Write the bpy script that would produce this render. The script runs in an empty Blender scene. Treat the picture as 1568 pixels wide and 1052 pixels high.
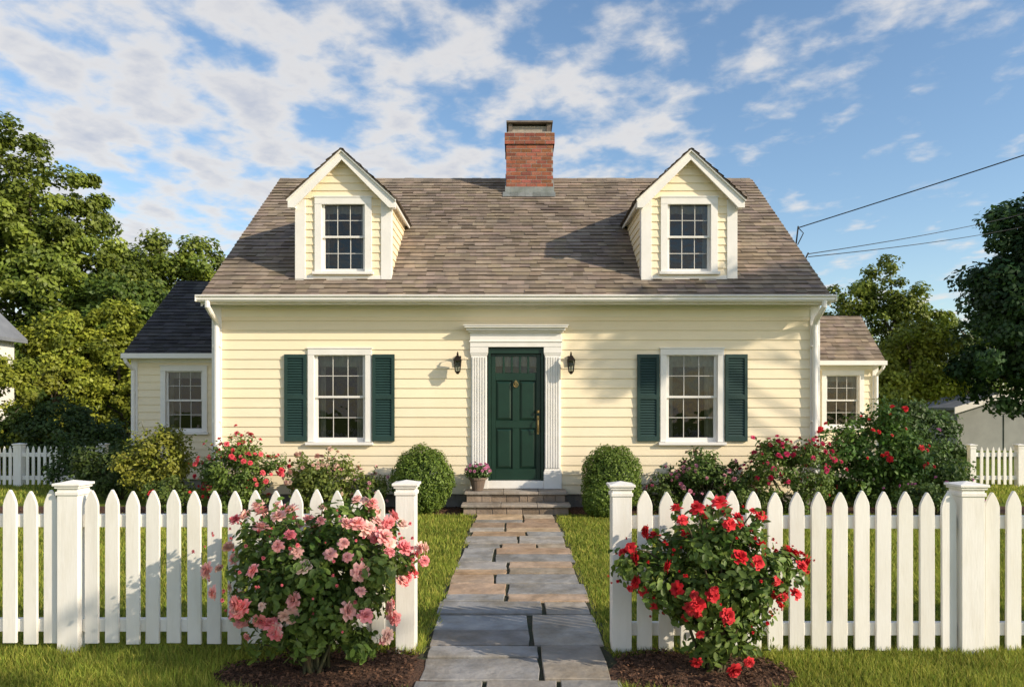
import bpy, math, random
import numpy as np
from mathutils import Vector
random.seed(7)
RG = np.random.default_rng(7)
scene = bpy.context.scene

# ------------------------------------------------------------------ materials
def nmat(name):
    m = bpy.data.materials.new(name); m.use_nodes = True
    nt = m.node_tree
    for n in list(nt.nodes): nt.nodes.remove(n)
    return m, nt
def L(nt, a, b): nt.links.new(a, b)

def pmat(name, c1, c2=None, scale=4.0, rough=0.6, bump=0.0, bscale=60.0, tint=False, metal=0.0,
         spec=0.4, stretch=(1,1,1), contrast=(0.35,0.65), trans=0.0, dist=0.02, stain=None, sscale=1.0, sst=(1,1,1)):
    m, nt = nmat(name)
    out = nt.nodes.new('ShaderNodeOutputMaterial')
    p = nt.nodes.new('ShaderNodeBsdfPrincipled')
    p.inputs['Roughness'].default_value = rough
    p.inputs['Metallic'].default_value = metal
    p.inputs['Specular IOR Level'].default_value = spec
    c2 = c2 or c1
    tc = nt.nodes.new('ShaderNodeTexCoord')
    mp = nt.nodes.new('ShaderNodeMapping'); mp.inputs['Scale'].default_value = stretch
    L(nt, tc.outputs['Object'], mp.inputs['Vector'])
    nz = nt.nodes.new('ShaderNodeTexNoise'); nz.inputs['Scale'].default_value = scale
    nz.inputs['Detail'].default_value = 4; nz.inputs['Roughness'].default_value = 0.65
    L(nt, mp.outputs['Vector'], nz.inputs['Vector'])
    mr = nt.nodes.new('ShaderNodeMapRange')
    mr.inputs['From Min'].default_value = contrast[0]; mr.inputs['From Max'].default_value = contrast[1]
    L(nt, nz.outputs['Fac'], mr.inputs['Value'])
    mx = nt.nodes.new('ShaderNodeMix'); mx.data_type = 'RGBA'
    mx.inputs['A'].default_value = (*c1, 1); mx.inputs['B'].default_value = (*c2, 1)
    L(nt, mr.outputs['Result'], mx.inputs['Factor'])
    col = mx.outputs['Result']
    if stain:
        mp2 = nt.nodes.new('ShaderNodeMapping'); mp2.inputs['Scale'].default_value = sst
        L(nt, tc.outputs['Object'], mp2.inputs['Vector'])
        ns = nt.nodes.new('ShaderNodeTexNoise'); ns.inputs['Scale'].default_value = sscale; ns.inputs['Detail'].default_value = 6; ns.inputs['Roughness'].default_value=.7
        L(nt, mp2.outputs['Vector'], ns.inputs['Vector'])
        ms_ = nt.nodes.new('ShaderNodeMapRange'); ms_.inputs['From Min'].default_value=.42; ms_.inputs['From Max'].default_value=.68
        L(nt, ns.outputs['Fac'], ms_.inputs['Value'])
        m2 = nt.nodes.new('ShaderNodeMix'); m2.data_type='RGBA'; m2.blend_type='MULTIPLY'; m2.inputs['B'].default_value=(*stain,1)
        L(nt, ms_.outputs['Result'], m2.inputs['Factor']); L(nt, col, m2.inputs['A']); col = m2.outputs['Result']
    if tint:
        at = nt.nodes.new('ShaderNodeAttribute'); at.attribute_name = 'tint'
        mm = nt.nodes.new('ShaderNodeMix'); mm.data_type = 'RGBA'; mm.blend_type = 'MULTIPLY'
        mm.inputs['Factor'].default_value = 1.0
        L(nt, col, mm.inputs['A']); L(nt, at.outputs['Color'], mm.inputs['B'])
        col = mm.outputs['Result']
    L(nt, col, p.inputs['Base Color'])
    if bump > 0:
        nb = nt.nodes.new('ShaderNodeTexNoise'); nb.inputs['Scale'].default_value = bscale
        nb.inputs['Detail'].default_value = 3
        L(nt, mp.outputs['Vector'], nb.inputs['Vector'])
        bp = nt.nodes.new('ShaderNodeBump'); bp.inputs['Strength'].default_value = bump
        bp.inputs['Distance'].default_value = dist
        L(nt, nb.outputs['Fac'], bp.inputs['Height']); L(nt, bp.outputs['Normal'], p.inputs['Normal'])
    last = p.outputs['BSDF']
    if trans > 0:
        tr = nt.nodes.new('ShaderNodeBsdfTranslucent'); L(nt, col, tr.inputs['Color'])
        ms = nt.nodes.new('ShaderNodeMixShader'); ms.inputs['Fac'].default_value = trans
        L(nt, last, ms.inputs[1]); L(nt, tr.outputs['BSDF'], ms.inputs[2]); last = ms.outputs['Shader']
    L(nt, last, out.inputs['Surface'])
    return m
def tintmat(name, rough=.5, trans=.3, spec=.3):
    """light leaf/petal/grass material: per-element colour attribute only"""
    m, nt = nmat(name)
    out = nt.nodes.new('ShaderNodeOutputMaterial'); p = nt.nodes.new('ShaderNodeBsdfPrincipled')
    p.inputs['Roughness'].default_value = rough; p.inputs['Specular IOR Level'].default_value = spec
    at = nt.nodes.new('ShaderNodeAttribute'); at.attribute_name = 'tint'
    L(nt, at.outputs['Color'], p.inputs['Base Color'])
    tr = nt.nodes.new('ShaderNodeBsdfTranslucent'); L(nt, at.outputs['Color'], tr.inputs['Color'])
    ms = nt.nodes.new('ShaderNodeMixShader'); ms.inputs['Fac'].default_value = trans
    L(nt, p.outputs['BSDF'], ms.inputs[1]); L(nt, tr.outputs['BSDF'], ms.inputs[2]); L(nt, ms.outputs['Shader'], out.inputs['Surface'])
    return m

def glassmat(name):
    m, nt = nmat(name)
    out = nt.nodes.new('ShaderNodeOutputMaterial')
    fr = nt.nodes.new('ShaderNodeFresnel'); fr.inputs['IOR'].default_value = 1.7
    tr = nt.nodes.new('ShaderNodeBsdfTransparent'); tr.inputs['Color'].default_value = (0.70,0.75,0.77,1)
    gl = nt.nodes.new('ShaderNodeBsdfGlossy'); gl.inputs['Roughness'].default_value = 0.02
    tc = nt.nodes.new('ShaderNodeTexCoord')
    nz = nt.nodes.new('ShaderNodeTexNoise'); nz.inputs['Scale'].default_value = 3.0
    bp = nt.nodes.new('ShaderNodeBump'); bp.inputs['Strength'].default_value = 0.25; bp.inputs['Distance'].default_value = 0.02
    L(nt, tc.outputs['Object'], nz.inputs['Vector']); L(nt, nz.outputs['Fac'], bp.inputs['Height'])
    L(nt, bp.outputs['Normal'], gl.inputs['Normal'])
    ms = nt.nodes.new('ShaderNodeMixShader')
    L(nt, fr.outputs['Fac'], ms.inputs['Fac']); L(nt, tr.outputs['BSDF'], ms.inputs[1]); L(nt, gl.outputs['BSDF'], ms.inputs[2])
    L(nt, ms.outputs['Shader'], out.inputs['Surface'])
    return m

M_SIDING = pmat('yellow_clapboard_paint', (0.95,0.82,0.595), (0.91,0.78,0.56), scale=1.2, rough=0.5, bump=0.1, bscale=30, tint=True, stretch=(0.3,0.3,3), stain=(.955,.945,.92), sscale=1.1, sst=(1,1,.5))
M_WHITE  = pmat('white_trim_paint', (0.87,0.84,0.80), (0.81,0.78,0.73), scale=3, rough=0.45, bump=0.05, bscale=40, tint=True)
M_FENCE  = pmat('white_fence_paint', (0.88,0.85,0.80), (0.78,0.74,0.67), scale=5, rough=0.5, bump=0.25, bscale=30, tint=True, stretch=(3,3,0.4), contrast=(0.48,0.85), dist=.004, stain=(.93,.915,.88), sscale=3.5, sst=(1,1,.4))
M_CREAM  = pmat('cream_frieze_paint', (0.91,0.84,0.67), (0.88,0.81,0.64), scale=2, rough=0.5)
M_SHING  = pmat('asphalt_shingle', (0.350,0.280,0.212), (0.235,0.195,0.156), scale=3.0, rough=0.95, bump=0.5, bscale=160, tint=True, spec=0.1, stain=(.72,.72,.75), sscale=.9, sst=(1,.6,.6), dist=.008)
M_SHING2 = pmat('dark_asphalt_shingle', (0.085,0.083,0.085), (0.06,0.06,0.062), scale=3.0, rough=0.95, bump=0.6, bscale=180, tint=True, spec=0.1)
M_GREEN  = pmat('door_green_paint', (0.011,0.040,0.025), (0.009,0.032,0.020), scale=3, rough=0.35)
M_SHUT   = pmat('shutter_green_paint', (0.020,0.052,0.045), (0.016,0.042,0.036), scale=3, rough=0.5)
M_GLASS  = glassmat('window_glass')
M_DARK   = pmat('dark_room_backing', (0.022,0.021,0.02), (0.012,0.012,0.012), scale=1.5, rough=0.9)  # near-black colour standing in for the dimness of unlit rooms
M_CURT   = pmat('curtain_cloth', (0.70,0.63,0.48), (0.54,0.48,0.36), scale=6, rough=0.9, trans=0.3)
M_BRICK  = pmat('red_brick', (0.36,0.125,0.07), (0.25,0.085,0.05), scale=9, rough=0.85, bump=0.5, bscale=70, tint=True)
M_MORT   = pmat('mortar', (0.42,0.37,0.31), (0.32,0.28,0.24), scale=12, rough=0.9, bump=0.4)
M_LEAD   = pmat('lead_flashing', (0.30,0.32,0.31), (0.20,0.22,0.20), scale=6, rough=0.55, metal=0.2, tint=True)
M_CAP    = pmat('chimney_cap_metal', (0.13,0.10,0.08), (0.22,0.18,0.14), scale=6, rough=0.6, metal=0.3)
M_FOUND  = pmat('concrete_foundation', (0.30,0.28,0.25), (0.22,0.2,0.18), scale=5, rough=0.9, bump=0.4)
M_STONE  = pmat('bluestone', (0.43,0.395,0.355), (0.30,0.285,0.268), scale=4, rough=0.85, bump=0.7, bscale=12, tint=True, stain=(.66,.61,.52), sscale=2.6, spec=.2)
M_SOIL   = pmat('joint_soil', (0.06,0.05,0.03), (0.04,0.05,0.02), scale=14, rough=1, bump=0.5)
M_MULCH  = pmat('bark_mulch', (0.13,0.066,0.038), (0.065,0.034,0.02), scale=30, rough=1, bump=1.0, bscale=60, tint=True)
M_BRONZE = pmat('bronze', (0.05,0.035,0.025), (0.03,0.022,0.016), scale=8, rough=0.4, metal=0.6)
M_BRASS  = pmat('brass', (0.42,0.30,0.13), (0.30,0.21,0.08), scale=8, rough=0.35, metal=0.9)
M_BARK   = pmat('bark', (0.20,0.16,0.11), (0.10,0.08,0.06), scale=6, rough=0.95, bump=0.8, bscale=14, stretch=(1,1,0.3))
M_STEM   = pmat('stem', (0.07,0.075,0.03), (0.09,0.06,0.035), scale=8, rough=0.8)
M_LEAF   = tintmat('leaf', .5, .33, .35)
M_PETAL  = tintmat('petal', .6, .25, .2)
M_GRASS  = tintmat('grass_blade', .6, .40, .2)
M_POT    = pmat('clay_pot', (0.20,0.14,0.10), (0.13,0.10,0.08), scale=12, rough=0.85, bump=0.3)
M_WIRE   = pmat('cable', (0.02,0.02,0.02), rough=0.6)
M_GROUND = pmat('lawn_ground', (0.19,0.235,0.038), (0.11,0.16,0.026), scale=1.6, rough=1, bump=1.0, bscale=45, spec=0.05, dist=0.04)
M_GREYROOF = pmat('grey_shed_roof', (0.22,0.23,0.25), (0.17,0.18,0.20), scale=2, rough=0.85)
M_GREYWALL = pmat('grey_shed_wall', (0.32,0.33,0.32), (0.27,0.28,0.27), scale=2, rough=0.7)

# ------------------------------------------------------------------ mesh builder
class MB:
    def __init__(s): s.v=[]; s.f=[]; s.m=[]; s.c=[]
    def add(s, verts, faces, mat=0, col=(1,1,1)):
        if isinstance(col,(int,float)): col=(col,col,col)
        b=len(s.v); s.v.extend([tuple(p) for p in verts]); s.c.extend([col]*len(verts))
        for f in faces: s.f.append([b+i for i in f]); s.m.append(mat)
    def quad(s,a,b,c,d,mat=0,col=1.0): s.add([a,b,c,d],[(0,1,2,3)],mat,col)
    def box(s,x0,x1,y0,y1,z0,z1,mat=0,col=1.0):
        v=[(x0,y0,z0),(x1,y0,z0),(x1,y1,z0),(x0,y1,z0),(x0,y0,z1),(x1,y0,z1),(x1,y1,z1),(x0,y1,z1)]
        s.add(v,[(0,3,2,1),(4,5,6,7),(0,1,5,4),(1,2,6,5),(2,3,7,6),(3,0,4,7)],mat,col)
    def prism_y(s,poly,y0,y1,mat=0,col=1.0):   # poly (x,z)
        n=len(poly); v=[(x,y0,z) for x,z in poly]+[(x,y1,z) for x,z in poly]
        f=[tuple(range(n)),tuple(range(2*n-1,n-1,-1))]+[(i,i+n,(i+1)%n+n,(i+1)%n) for i in range(n)]
        s.add(v,f,mat,col)
    def prism_x(s,poly,x0,x1,mat=0,col=1.0):   # poly (y,z)
        n=len(poly); v=[(x0,y,z) for y,z in poly]+[(x1,y,z) for y,z in poly]
        f=[tuple(range(n)),tuple(range(2*n-1,n-1,-1))]+[(i,i+n,(i+1)%n+n,(i+1)%n) for i in range(n)]
        s.add(v,f,mat,col)
    def frust(s,cx,cy,z0,z1,r0,r1,n=12,mat=0,col=1.0,rot=0.0):
        v=[];
        for r,z in((r0,z0),(r1,z1)):
            for i in range(n):
                a=rot+2*math.pi*i/n; v.append((cx+r*math.cos(a),cy+r*math.sin(a),z))
        f=[(i,(i+1)%n,(i+1)%n+n,i+n) for i in range(n)]+[tuple(range(n-1,-1,-1)),tuple(range(n,2*n))]
        s.add(v,f,mat,col)
    def tube(s,pts,rad,n=6,mat=0,col=1.0):
        pts=[Vector(p) for p in pts]; v=[]
        for i,p in enumerate(pts):
            d=(pts[min(i+1,len(pts)-1)]-pts[max(i-1,0)]).normalized()
            a=d.cross(Vector((0.13,0.97,0.2)));
            if a.length<1e-3: a=d.cross(Vector((1,0,0)))
            a.normalize(); b=d.cross(a)
            r=rad[i] if isinstance(rad,(list,tuple)) else rad
            for k in range(n):
                t=2*math.pi*k/n; v.append(p+a*r*math.cos(t)+b*r*math.sin(t))
        f=[]
        for i in range(len(pts)-1):
            for k in range(n): f.append((i*n+k,i*n+(k+1)%n,(i+1)*n+(k+1)%n,(i+1)*n+k))
        s.add(v,f,mat,col)
    def build(s,name,mats,parent=None,smooth=False,bevel=0):
        me=bpy.data.meshes.new(name); me.from_pydata(s.v,[],s.f)
        for m in mats: me.materials.append(m)
        me.polygons.foreach_set('material_index',s.m)
        at=me.attributes.new('tint','FLOAT_COLOR','POINT')
        a=np.ones((len(s.v),4),dtype=np.float32); a[:,:3]=np.array(s.c,dtype=np.float32); at.data.foreach_set('color',a.ravel())
        if smooth: me.polygons.foreach_set('use_smooth',[True]*len(s.f))
        me.update()
        o=bpy.data.objects.new(name,me); scene.collection.objects.link(o)
        if parent: o.parent=parent
        if bevel:
            b=o.modifiers.new('bevel','BEVEL'); b.width=bevel; b.segments=1; b.limit_method='ANGLE'
        return o
def empty(name):
    o=bpy.data.objects.new(name,None); scene.collection.objects.link(o); return o

def npmesh(name, parts, mats, parent=None, k=4):
    Vs=[];Fs=[];Cs=[];Ms=[];b=0
    for V,Fc,C,mi in parts:
        V=np.asarray(V,dtype=np.float32)
        if len(V)==0: continue
        Vs.append(V); Fs.append(np.asarray(Fc)+b); b+=len(V)
        C=np.asarray(C,dtype=np.float32)
        if C.ndim==1: C=np.tile(C,(len(V),1))
        Cs.append(C); Ms.append(np.full(len(Fc),mi,dtype=np.int32))
    V=np.concatenate(Vs);Fc=np.concatenate(Fs).astype(np.int32);C=np.concatenate(Cs);Mi=np.concatenate(Ms)
    me=bpy.data.meshes.new(name)
    me.vertices.add(len(V)); me.vertices.foreach_set('co',V.ravel())
    me.loops.add(Fc.size); me.loops.foreach_set('vertex_index',Fc.ravel())
    me.polygons.add(len(Fc)); me.polygons.foreach_set('loop_start',np.arange(0,Fc.size,k,dtype=np.int32))
    for m in mats: me.materials.append(m)
    me.polygons.foreach_set('material_index',Mi)
    at=me.attributes.new('tint','FLOAT_COLOR','POINT')
    a=np.ones((len(V),4),dtype=np.float32); a[:,:3]=C; at.data.foreach_set('color',a.ravel())
    me.update(calc_edges=True); me.validate()
    o=bpy.data.objects.new(name,me); scene.collection.objects.link(o)
    if parent: o.parent=parent
    return o

def norm(a): return a/np.maximum(np.linalg.norm(a,axis=1,keepdims=True),1e-6)
LEAF_V=np.array([(0,0,0),(-.27,.28,.07),(-.22,.7,.06),(0,1,-.04),(.22,.7,.06),(.27,.28,.07)],dtype=np.float32)-np.array([0,.5,0],dtype=np.float32)
LEAF_F=np.array([(0,3,2,1),(0,5,4,3)])
DIA_V=np.array([(-.1,-.5,0),(-.32,.1,.06),(.02,.5,0),(.32,0,.06)],dtype=np.float32); DIA_F=np.array([(0,3,2,1)])
def petals():
    V=[];Fc=[];C=[]
    for ring,(n,ang,ln,w,h) in enumerate([(6,72,.52,.40,.0),(6,48,.50,.36,.04),(5,26,.44,.30,.08),(4,8,.36,.22,.1)]):
        for i in range(n):
            a=2*math.pi*(i+.5*ring)/n; t=math.radians(ang)
            def P(l,u,tt): # length along, sideways
                r=l*math.sin(tt); z=l*math.cos(tt)+h
                return (r*math.cos(a)-u*math.sin(a), r*math.sin(a)+u*math.cos(a), z-.2)
            b=len(V); t2=t+math.radians(14)
            V+= [P(.06,-.06,t),P(.06,.06,t),P(ln*.6,w*.5,t),P(ln*.6,-w*.5,t),P(ln,w*.33,t2),P(ln,-w*.33,t2)]
            Fc+=[(b,b+1,b+2,b+3),(b+3,b+2,b+4,b+5)]
            sh=[1.1,1.1,1.0,.85][ring]
            C+=[(sh*.8,)*3]*2+[(sh,)*3]*2+[(sh*1.08,)*3]*2
    return np.array(V,dtype=np.float32),np.array(Fc),np.array(C,dtype=np.float32)
PET_V,PET_F,PET_C=petals()
def scatter(TV,TF,pos,nrm,size,col,tcol=None,up=None):
    N=len(pos); k=len(TV)
    n=norm(nrm); r=RG.normal(size=(N,3)) if up is None else up
    x=norm(np.cross(r,n)); y=np.cross(n,x)
    size=np.broadcast_to(size,(N,))[:,None]
    V=(TV[None,:,0,None]*x[:,None,:]+TV[None,:,1,None]*y[:,None,:]+TV[None,:,2,None]*n[:,None,:])*size[:,None,:]+pos[:,None,:]
    Fc=TF[None]+(np.arange(N)*k)[:,None,None]
    C=np.repeat(col[:,None,:],k,axis=1)
    if tcol is not None: C=C*tcol[None]
    return V.reshape(-1,3),Fc.reshape(-1,TF.shape[1]),C.reshape(-1,3)
def mbpart(mb,mi,col=(1,1,1)):
    f=[q for q in mb.f if len(q)==4]
    return (np.array(mb.v),np.array(f),np.array(mb.c),mi)

# ------------------------------------------------------------------ generic surfaces
def siding(mb,O,U,N,z0,z1,xr,openings=(),exp=.155,mat=0,t=.016):
    O=Vector(O);U=Vector(U);N=Vector(N);Z=Vector((0,0,1))
    z=z0
    while z<z1-1e-4:
        ze=min(z+exp,z1); cuts=sorted({z,ze}|{o[k] for o in openings for k in(2,3) if z<o[k]<ze})
        g=random.uniform(.965,1.02); col=(g,g,g*random.uniform(.98,1.01))
        for a,b in zip(cuts[:-1],cuts[1:]):
            mid=(a+b)/2; segs=[(0,1)]
            x0a,x1a=xr(a); x0b,x1b=xr(b)
            ops=sorted([(o[0],o[1]) for o in openings if o[2]<mid<o[3]])
            xs=[]; c0a,c0b=x0a,x0b
            for (p,q) in ops:
                xs.append((c0a,c0b,p,p)); c0a=c0b=q
            xs.append((c0a,c0b,x1a,x1b))
            da=t*(1-(a-z)/exp)+.002; db=t*(1-(b-z)/exp)+.002
            for (l0,l1,r0,r1) in xs:
                if r0-l0<1e-3 and r1-l1<1e-3: continue
                r1=max(r1,l1)
                A=O+U*l0+Z*a+N*da;B=O+U*r0+Z*a+N*da;C=O+U*r1+Z*b+N*db;D=O+U*l1+Z*b+N*db
                mb.quad(A,B,C,D,mat,col)
                if a==z: mb.quad(O+U*l0+Z*a,O+U*r0+Z*a,B,A,mat,col)
        z=ze
def shingles(mb,O,U,V,N,ur,vlen,mat=0,exp=.14,tab=.30,bright=1.0):
    O=Vector(O);U=Vector(U).normalized();V=Vector(V).normalized();N=Vector(N).normalized()
    v=0;row=0
    while v<vlen-1e-3:
        ve=min(v+exp,vlen); u0,u1=ur(v); w0,w1=ur(ve); lo=min(u0,w0); hi=max(u1,w1)
        u=lo-random.uniform(0,tab)
        rt=random.uniform(.95,1.05)
        while u<hi:
            w=tab*random.uniform(.45,1.0); ue=u+w
            g=rt*random.choice([.74,.86,.95,1.0,1.07,1.16])*random.uniform(.95,1.05)*bright
            col=(g,g*random.uniform(.95,1.01),g*random.uniform(.90,1.03))
            j=random.uniform(0,.024); h=.020+random.uniform(-.006,.008)
            a0=max(u,u0);a1=min(ue,u1);b0=max(u,w0);b1=min(ue,w1)
            if a1>a0 or b1>b0:
                a1=max(a1,a0);b1=max(b1,b0)
                vb=v-j if v>0 else v
                A=O+U*a0+V*vb+N*h;B=O+U*a1+V*vb+N*h;C=O+U*b1+V*ve+N*.003;D=O+U*b0+V*ve+N*.003
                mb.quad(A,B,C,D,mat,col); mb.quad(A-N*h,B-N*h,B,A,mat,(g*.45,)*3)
            u=ue
        v=ve;row+=1

# ------------------------------------------------------------------ HOUSE
house=empty('yellow_cape_cod_house')
FY=12.0; HW=4.87; BY=19.06; EY=11.62; EZ=3.37; RY=15.53; RZ=6.395; SL=(RZ-EZ)/(RY-EY); GX=4.92
def roofz(y): return EZ+SL*(y-EY)

def window(tag,cx,y,ho,hg,z0,z1,g0,g1,wallz,curtain='full',cols=3,parent=house,casing=.10):
    t=MB(); hs=ho-casing   # sash outer half
    pr=y-.035
    t.box(cx-ho,cx-hs,pr,y+.10,z0+.05,z1-casing); t.box(cx+hs,cx+ho,pr,y+.10,z0+.05,z1-casing)
    t.box(cx-ho,cx+ho,pr-.004,y+.10,z1-casing,z1)
    t.box(cx-ho-.015,cx+ho+.015,pr-.014,y+.06,z1,z1+.02)
    t.box(cx-ho-.03,cx+ho+.03,pr-.045,y+.10,z0,z0+.045)      # sill
    zm=(g0+g1)/2
    for (a,b,yy) in ((zm-.02,g1,y+.02),(g0,zm+.02,y+.048)):
        top=z1-casing if b==g1 else b; bot=z0+.045 if a==g0 else a
        t.box(cx-hs,cx-hg,yy,yy+.026,bot,top,0,.93); t.box(cx+hg,cx+hs,yy,yy+.026,bot,top,0,.93)
        t.box(cx-hg,cx+hg,yy,yy+.026,b if b==g1 else b-.035,top,0,.93)
        t.box(cx-hg,cx+hg,yy,yy+.026,bot,a if a==g0 else a+.035,0,.93)
        aa=a if a==g0 else a+.035; bb=b if b==g1 else b-.035
        for i in range(1,cols):
            x=cx-hg+2*hg*i/cols; t.box(x-.006,x+.006,yy+.008,yy+.022,aa,bb,0,.72)
        zc=(aa+bb)/2; t.box(cx-hg,cx+hg,yy+.010,yy+.024,zc-.006,zc+.006,0,.72)
    t.build(tag+'_frame',[M_WHITE],parent,bevel=.002)
    g=MB()
    g.quad((cx-hg,y+.034,zm),(cx+hg,y+.034,zm),(cx+hg,y+.034,g1),(cx-hg,y+.034,g1))
    g.quad((cx-hg,y+.062,g0),(cx+hg,y+.062,g0),(cx+hg,y+.062,zm),(cx-hg,y+.062,zm))
    g.build(tag+'_glass',[M_GLASS],parent)
    d=MB(); d.box(cx-hs-.02,cx+hs+.02,y+.75,y+.8,z0-.1,z1+.1)
    d.build(tag+'_dark_backing',[M_DARK],parent)  # dark panel behind the glass, its colour replaces the room's shade
    c=MB()
    def drape(xa,xb,za,zb,yy,fr=60,fl=0.0):
        n=24
        for i in range(n):
            u0=xa+(xb-xa)*i/n;u1=xa+(xb-xa)*(i+1)/n
            o0=yy+.018*math.sin(u0*fr);o1=yy+.018*math.sin(u1*fr)
            c.quad((u0,o0,za),(u1,o1,za),(u1,o1,zb),(u0,o0,zb))
    if curtain=='full':
        k=random.uniform(.13,.17)
        drape(cx-hs,cx-hs+k,g0-.05,g1+.05,y+.16,70); drape(cx+hs-k-.03,cx+hs,g0-.05,g1+.05,y+.16,70)
        drape(cx-hs,cx+hs,g1-.17,g1+.05,y+.13,45)
    elif curtain=='side':
        drape(cx-hs,cx-hs+.09,g0-.05,g1+.05,y+.15); drape(cx+hs-.09,cx+hs,g0-.05,g1+.05,y+.15)
        drape(cx-hs,cx+hs,g1-.12,g1+.05,y+.12,45)
    c.build(tag+'_curtain',[M_CURT],parent)

# walls
w=MB()
ops=[(-3.33,-2.33,1.05,2.57),(2.33,3.33,1.05,2.57),(-.70,.70,.2,2.85)]
siding(w,(0,FY,0),(1,0,0),(0,-1,0),.24,3.09,lambda z:(-HW+.13,HW-.13),ops)
gy=lambda z:(12.0,19.06) if z<=3.34 else (EY+(z-EZ)/SL+.06, 2*RY-EY-(z-EZ)/SL-.06)
siding(w,(-HW,0,0),(0,1,0),(-1,0,0),.24,6.2,gy)
siding(w,(HW,0,0),(0,1,0),(1,0,0),.24,6.2,gy)
siding(w,(0,BY,0),(1,0,0),(0,1,0),.24,3.3,lambda z:(-HW,HW))
w.build('clapboard_walls',[M_SIDING],house)
t=MB()
t.box(-HW-.02,-HW+.135,FY-.03,FY+.10,.2,3.27); t.box(HW-.135,HW+.02,FY-.03,FY+.10,.2,3.27)
t.box(-HW+.136,HW-.136,FY-.022,FY+.05,3.21,3.28)        # bed mould
t.box(-GX,GX,EY,FY+.05,3.272,3.29)        # soffit
t.box(-GX,GX,EY-.002,EY+.02,3.24,3.36)    # fascia
t.prism_x([(EY-.004,3.27),(EY-.075,3.27),(EY-.10,3.30),(EY-.10,3.335),(EY-.125,3.35),(EY-.125,3.372),(EY-.112,3.372),(EY-.112,3.352),(EY-.088,3.335),(EY-.088,3.31),(EY-.07,3.283),(EY-.004,3.283)],-4.96,4.96)
t.box(-4.964,-4.952,EY-.118,EY-.004,3.27,3.365); t.box(4.952,4.964,EY-.118,EY-.004,3.27,3.365)
for s in(-1,1):   # rake boards
    for (ya,yb) in((EY,RY),(2*RY-EY,RY)):
        x0,x1=(s*(HW+.02),s*GX) if s>0 else (s*GX,s*(HW+.02))
        t.prism_x([(ya,EZ-.16),(ya,EZ-.02),(yb,RZ-.02),(yb,RZ-.16)],x0,x1)
    t.box(min(s*HW,s*(HW+.02)),max(s*HW,s*(HW+.02)),EY+.02,12.0,3.27,3.36)
t.build('trim_and_gutter',[M_WHITE],house,bevel=.002)
t=MB(); t.box(-HW+.136,HW-.136,FY-.016,FY+.05,3.09,3.209); t.build('frieze_board',[M_CREAM],house)
ds=MB()
for s in(-1,1):
    x=s*4.79
    ds.tube([(x,11.56,3.29),(x,11.56,3.20),(x+s*-.01,11.66,3.12),(x,11.86,3.03),(x,11.92,2.95),(x,11.92,.25),(x,11.80,.12)],.042,10)
    for z in(2.6,1.4,.6): ds.box(x-.055,x+.055,11.90,11.968,z,z+.03)
ds.build('downspouts',[M_WHITE],house,smooth=False)
f=MB(); f.box(-HW+.03,HW-.03,FY+.03,BY-.03,-.1,.24); f.build('foundation',[M_FOUND],house)
# main roof
r=MB(); ln=math.hypot(RY-EY,RZ-EZ); c_,s_=(RY-EY)/ln,(RZ-EZ)/ln
shingles(r,(0,EY-.03,EZ-.03*SL),(1,0,0),(0,c_,s_),(0,-s_,c_),lambda v:(-GX,GX),ln+.03)
shingles(r,(0,2*RY-EY+.03,EZ-.03*SL),(1,0,0),(0,-c_,s_),(0,s_,c_),lambda v:(-GX,GX),ln+.03)
x=-GX
while x<GX-.05:
    xe=min(x+.2,GX); g=random.uniform(.75,1.1); q=random.uniform(0,.010)
    r.prism_x([(RY-.13,RZ-.085+q),(RY,RZ+.022+q),(RY+.13,RZ-.085+q),(RY,RZ-.0)],x+.002,xe,0,g); x=xe
r.prism_x([(EY,EZ-.012),(RY,RZ-.012),(2*RY-EY,EZ-.012),(2*RY-EY,EZ-.06),(RY,RZ-.07),(EY,EZ-.06)],-GX,GX,0,.6)
r.build('shingle_roof',[M_SHING],house)

# main windows
for i,cx in enumerate((-2.835,2.835)):
    window('window_%d'%(i+1),cx,FY,.512,.362,1.03,2.575,1.147,2.463,0,'full')
# shutters
sh=MB()
for cx in(-2.835,2.835):
    for s in(-1,1):
        xa=cx+s*.53; xb=cx+s*.885; x0,x1=min(xa,xb),max(xa,xb); y0=FY-.055;y1=FY-.018
        z0,z1=1.09,2.485; zm=1.80; st=.048
        sh.box(x0,x0+st,y0,y1,z0,z1); sh.box(x1-st,x1,y0,y1,z0,z1)
        for a,b in((z0,z0+.08),(zm-.035,zm+.035),(z1-.06,z1)): sh.box(x0+st,x1-st,y0,y1,a,b)
        for a,b in((z0+.08,zm-.035),(zm+.035,z1-.06)):
            n=int((b-a)/.04)
            for k in range(n):
                z=a+(b-a)*(k+.5)/n
                sh.prism_x([(y0+.008,z-.020),(y0+.013,z-.022),(y1-.004,z+.016),(y1-.009,z+.018)],x0+st,x1-st)
        sh.box(x0+.01,x1-.01,y1-.003,y1+.004,z0+.01,z1-.01)
sh.build('shutters',[M_SHUT],house)

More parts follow.
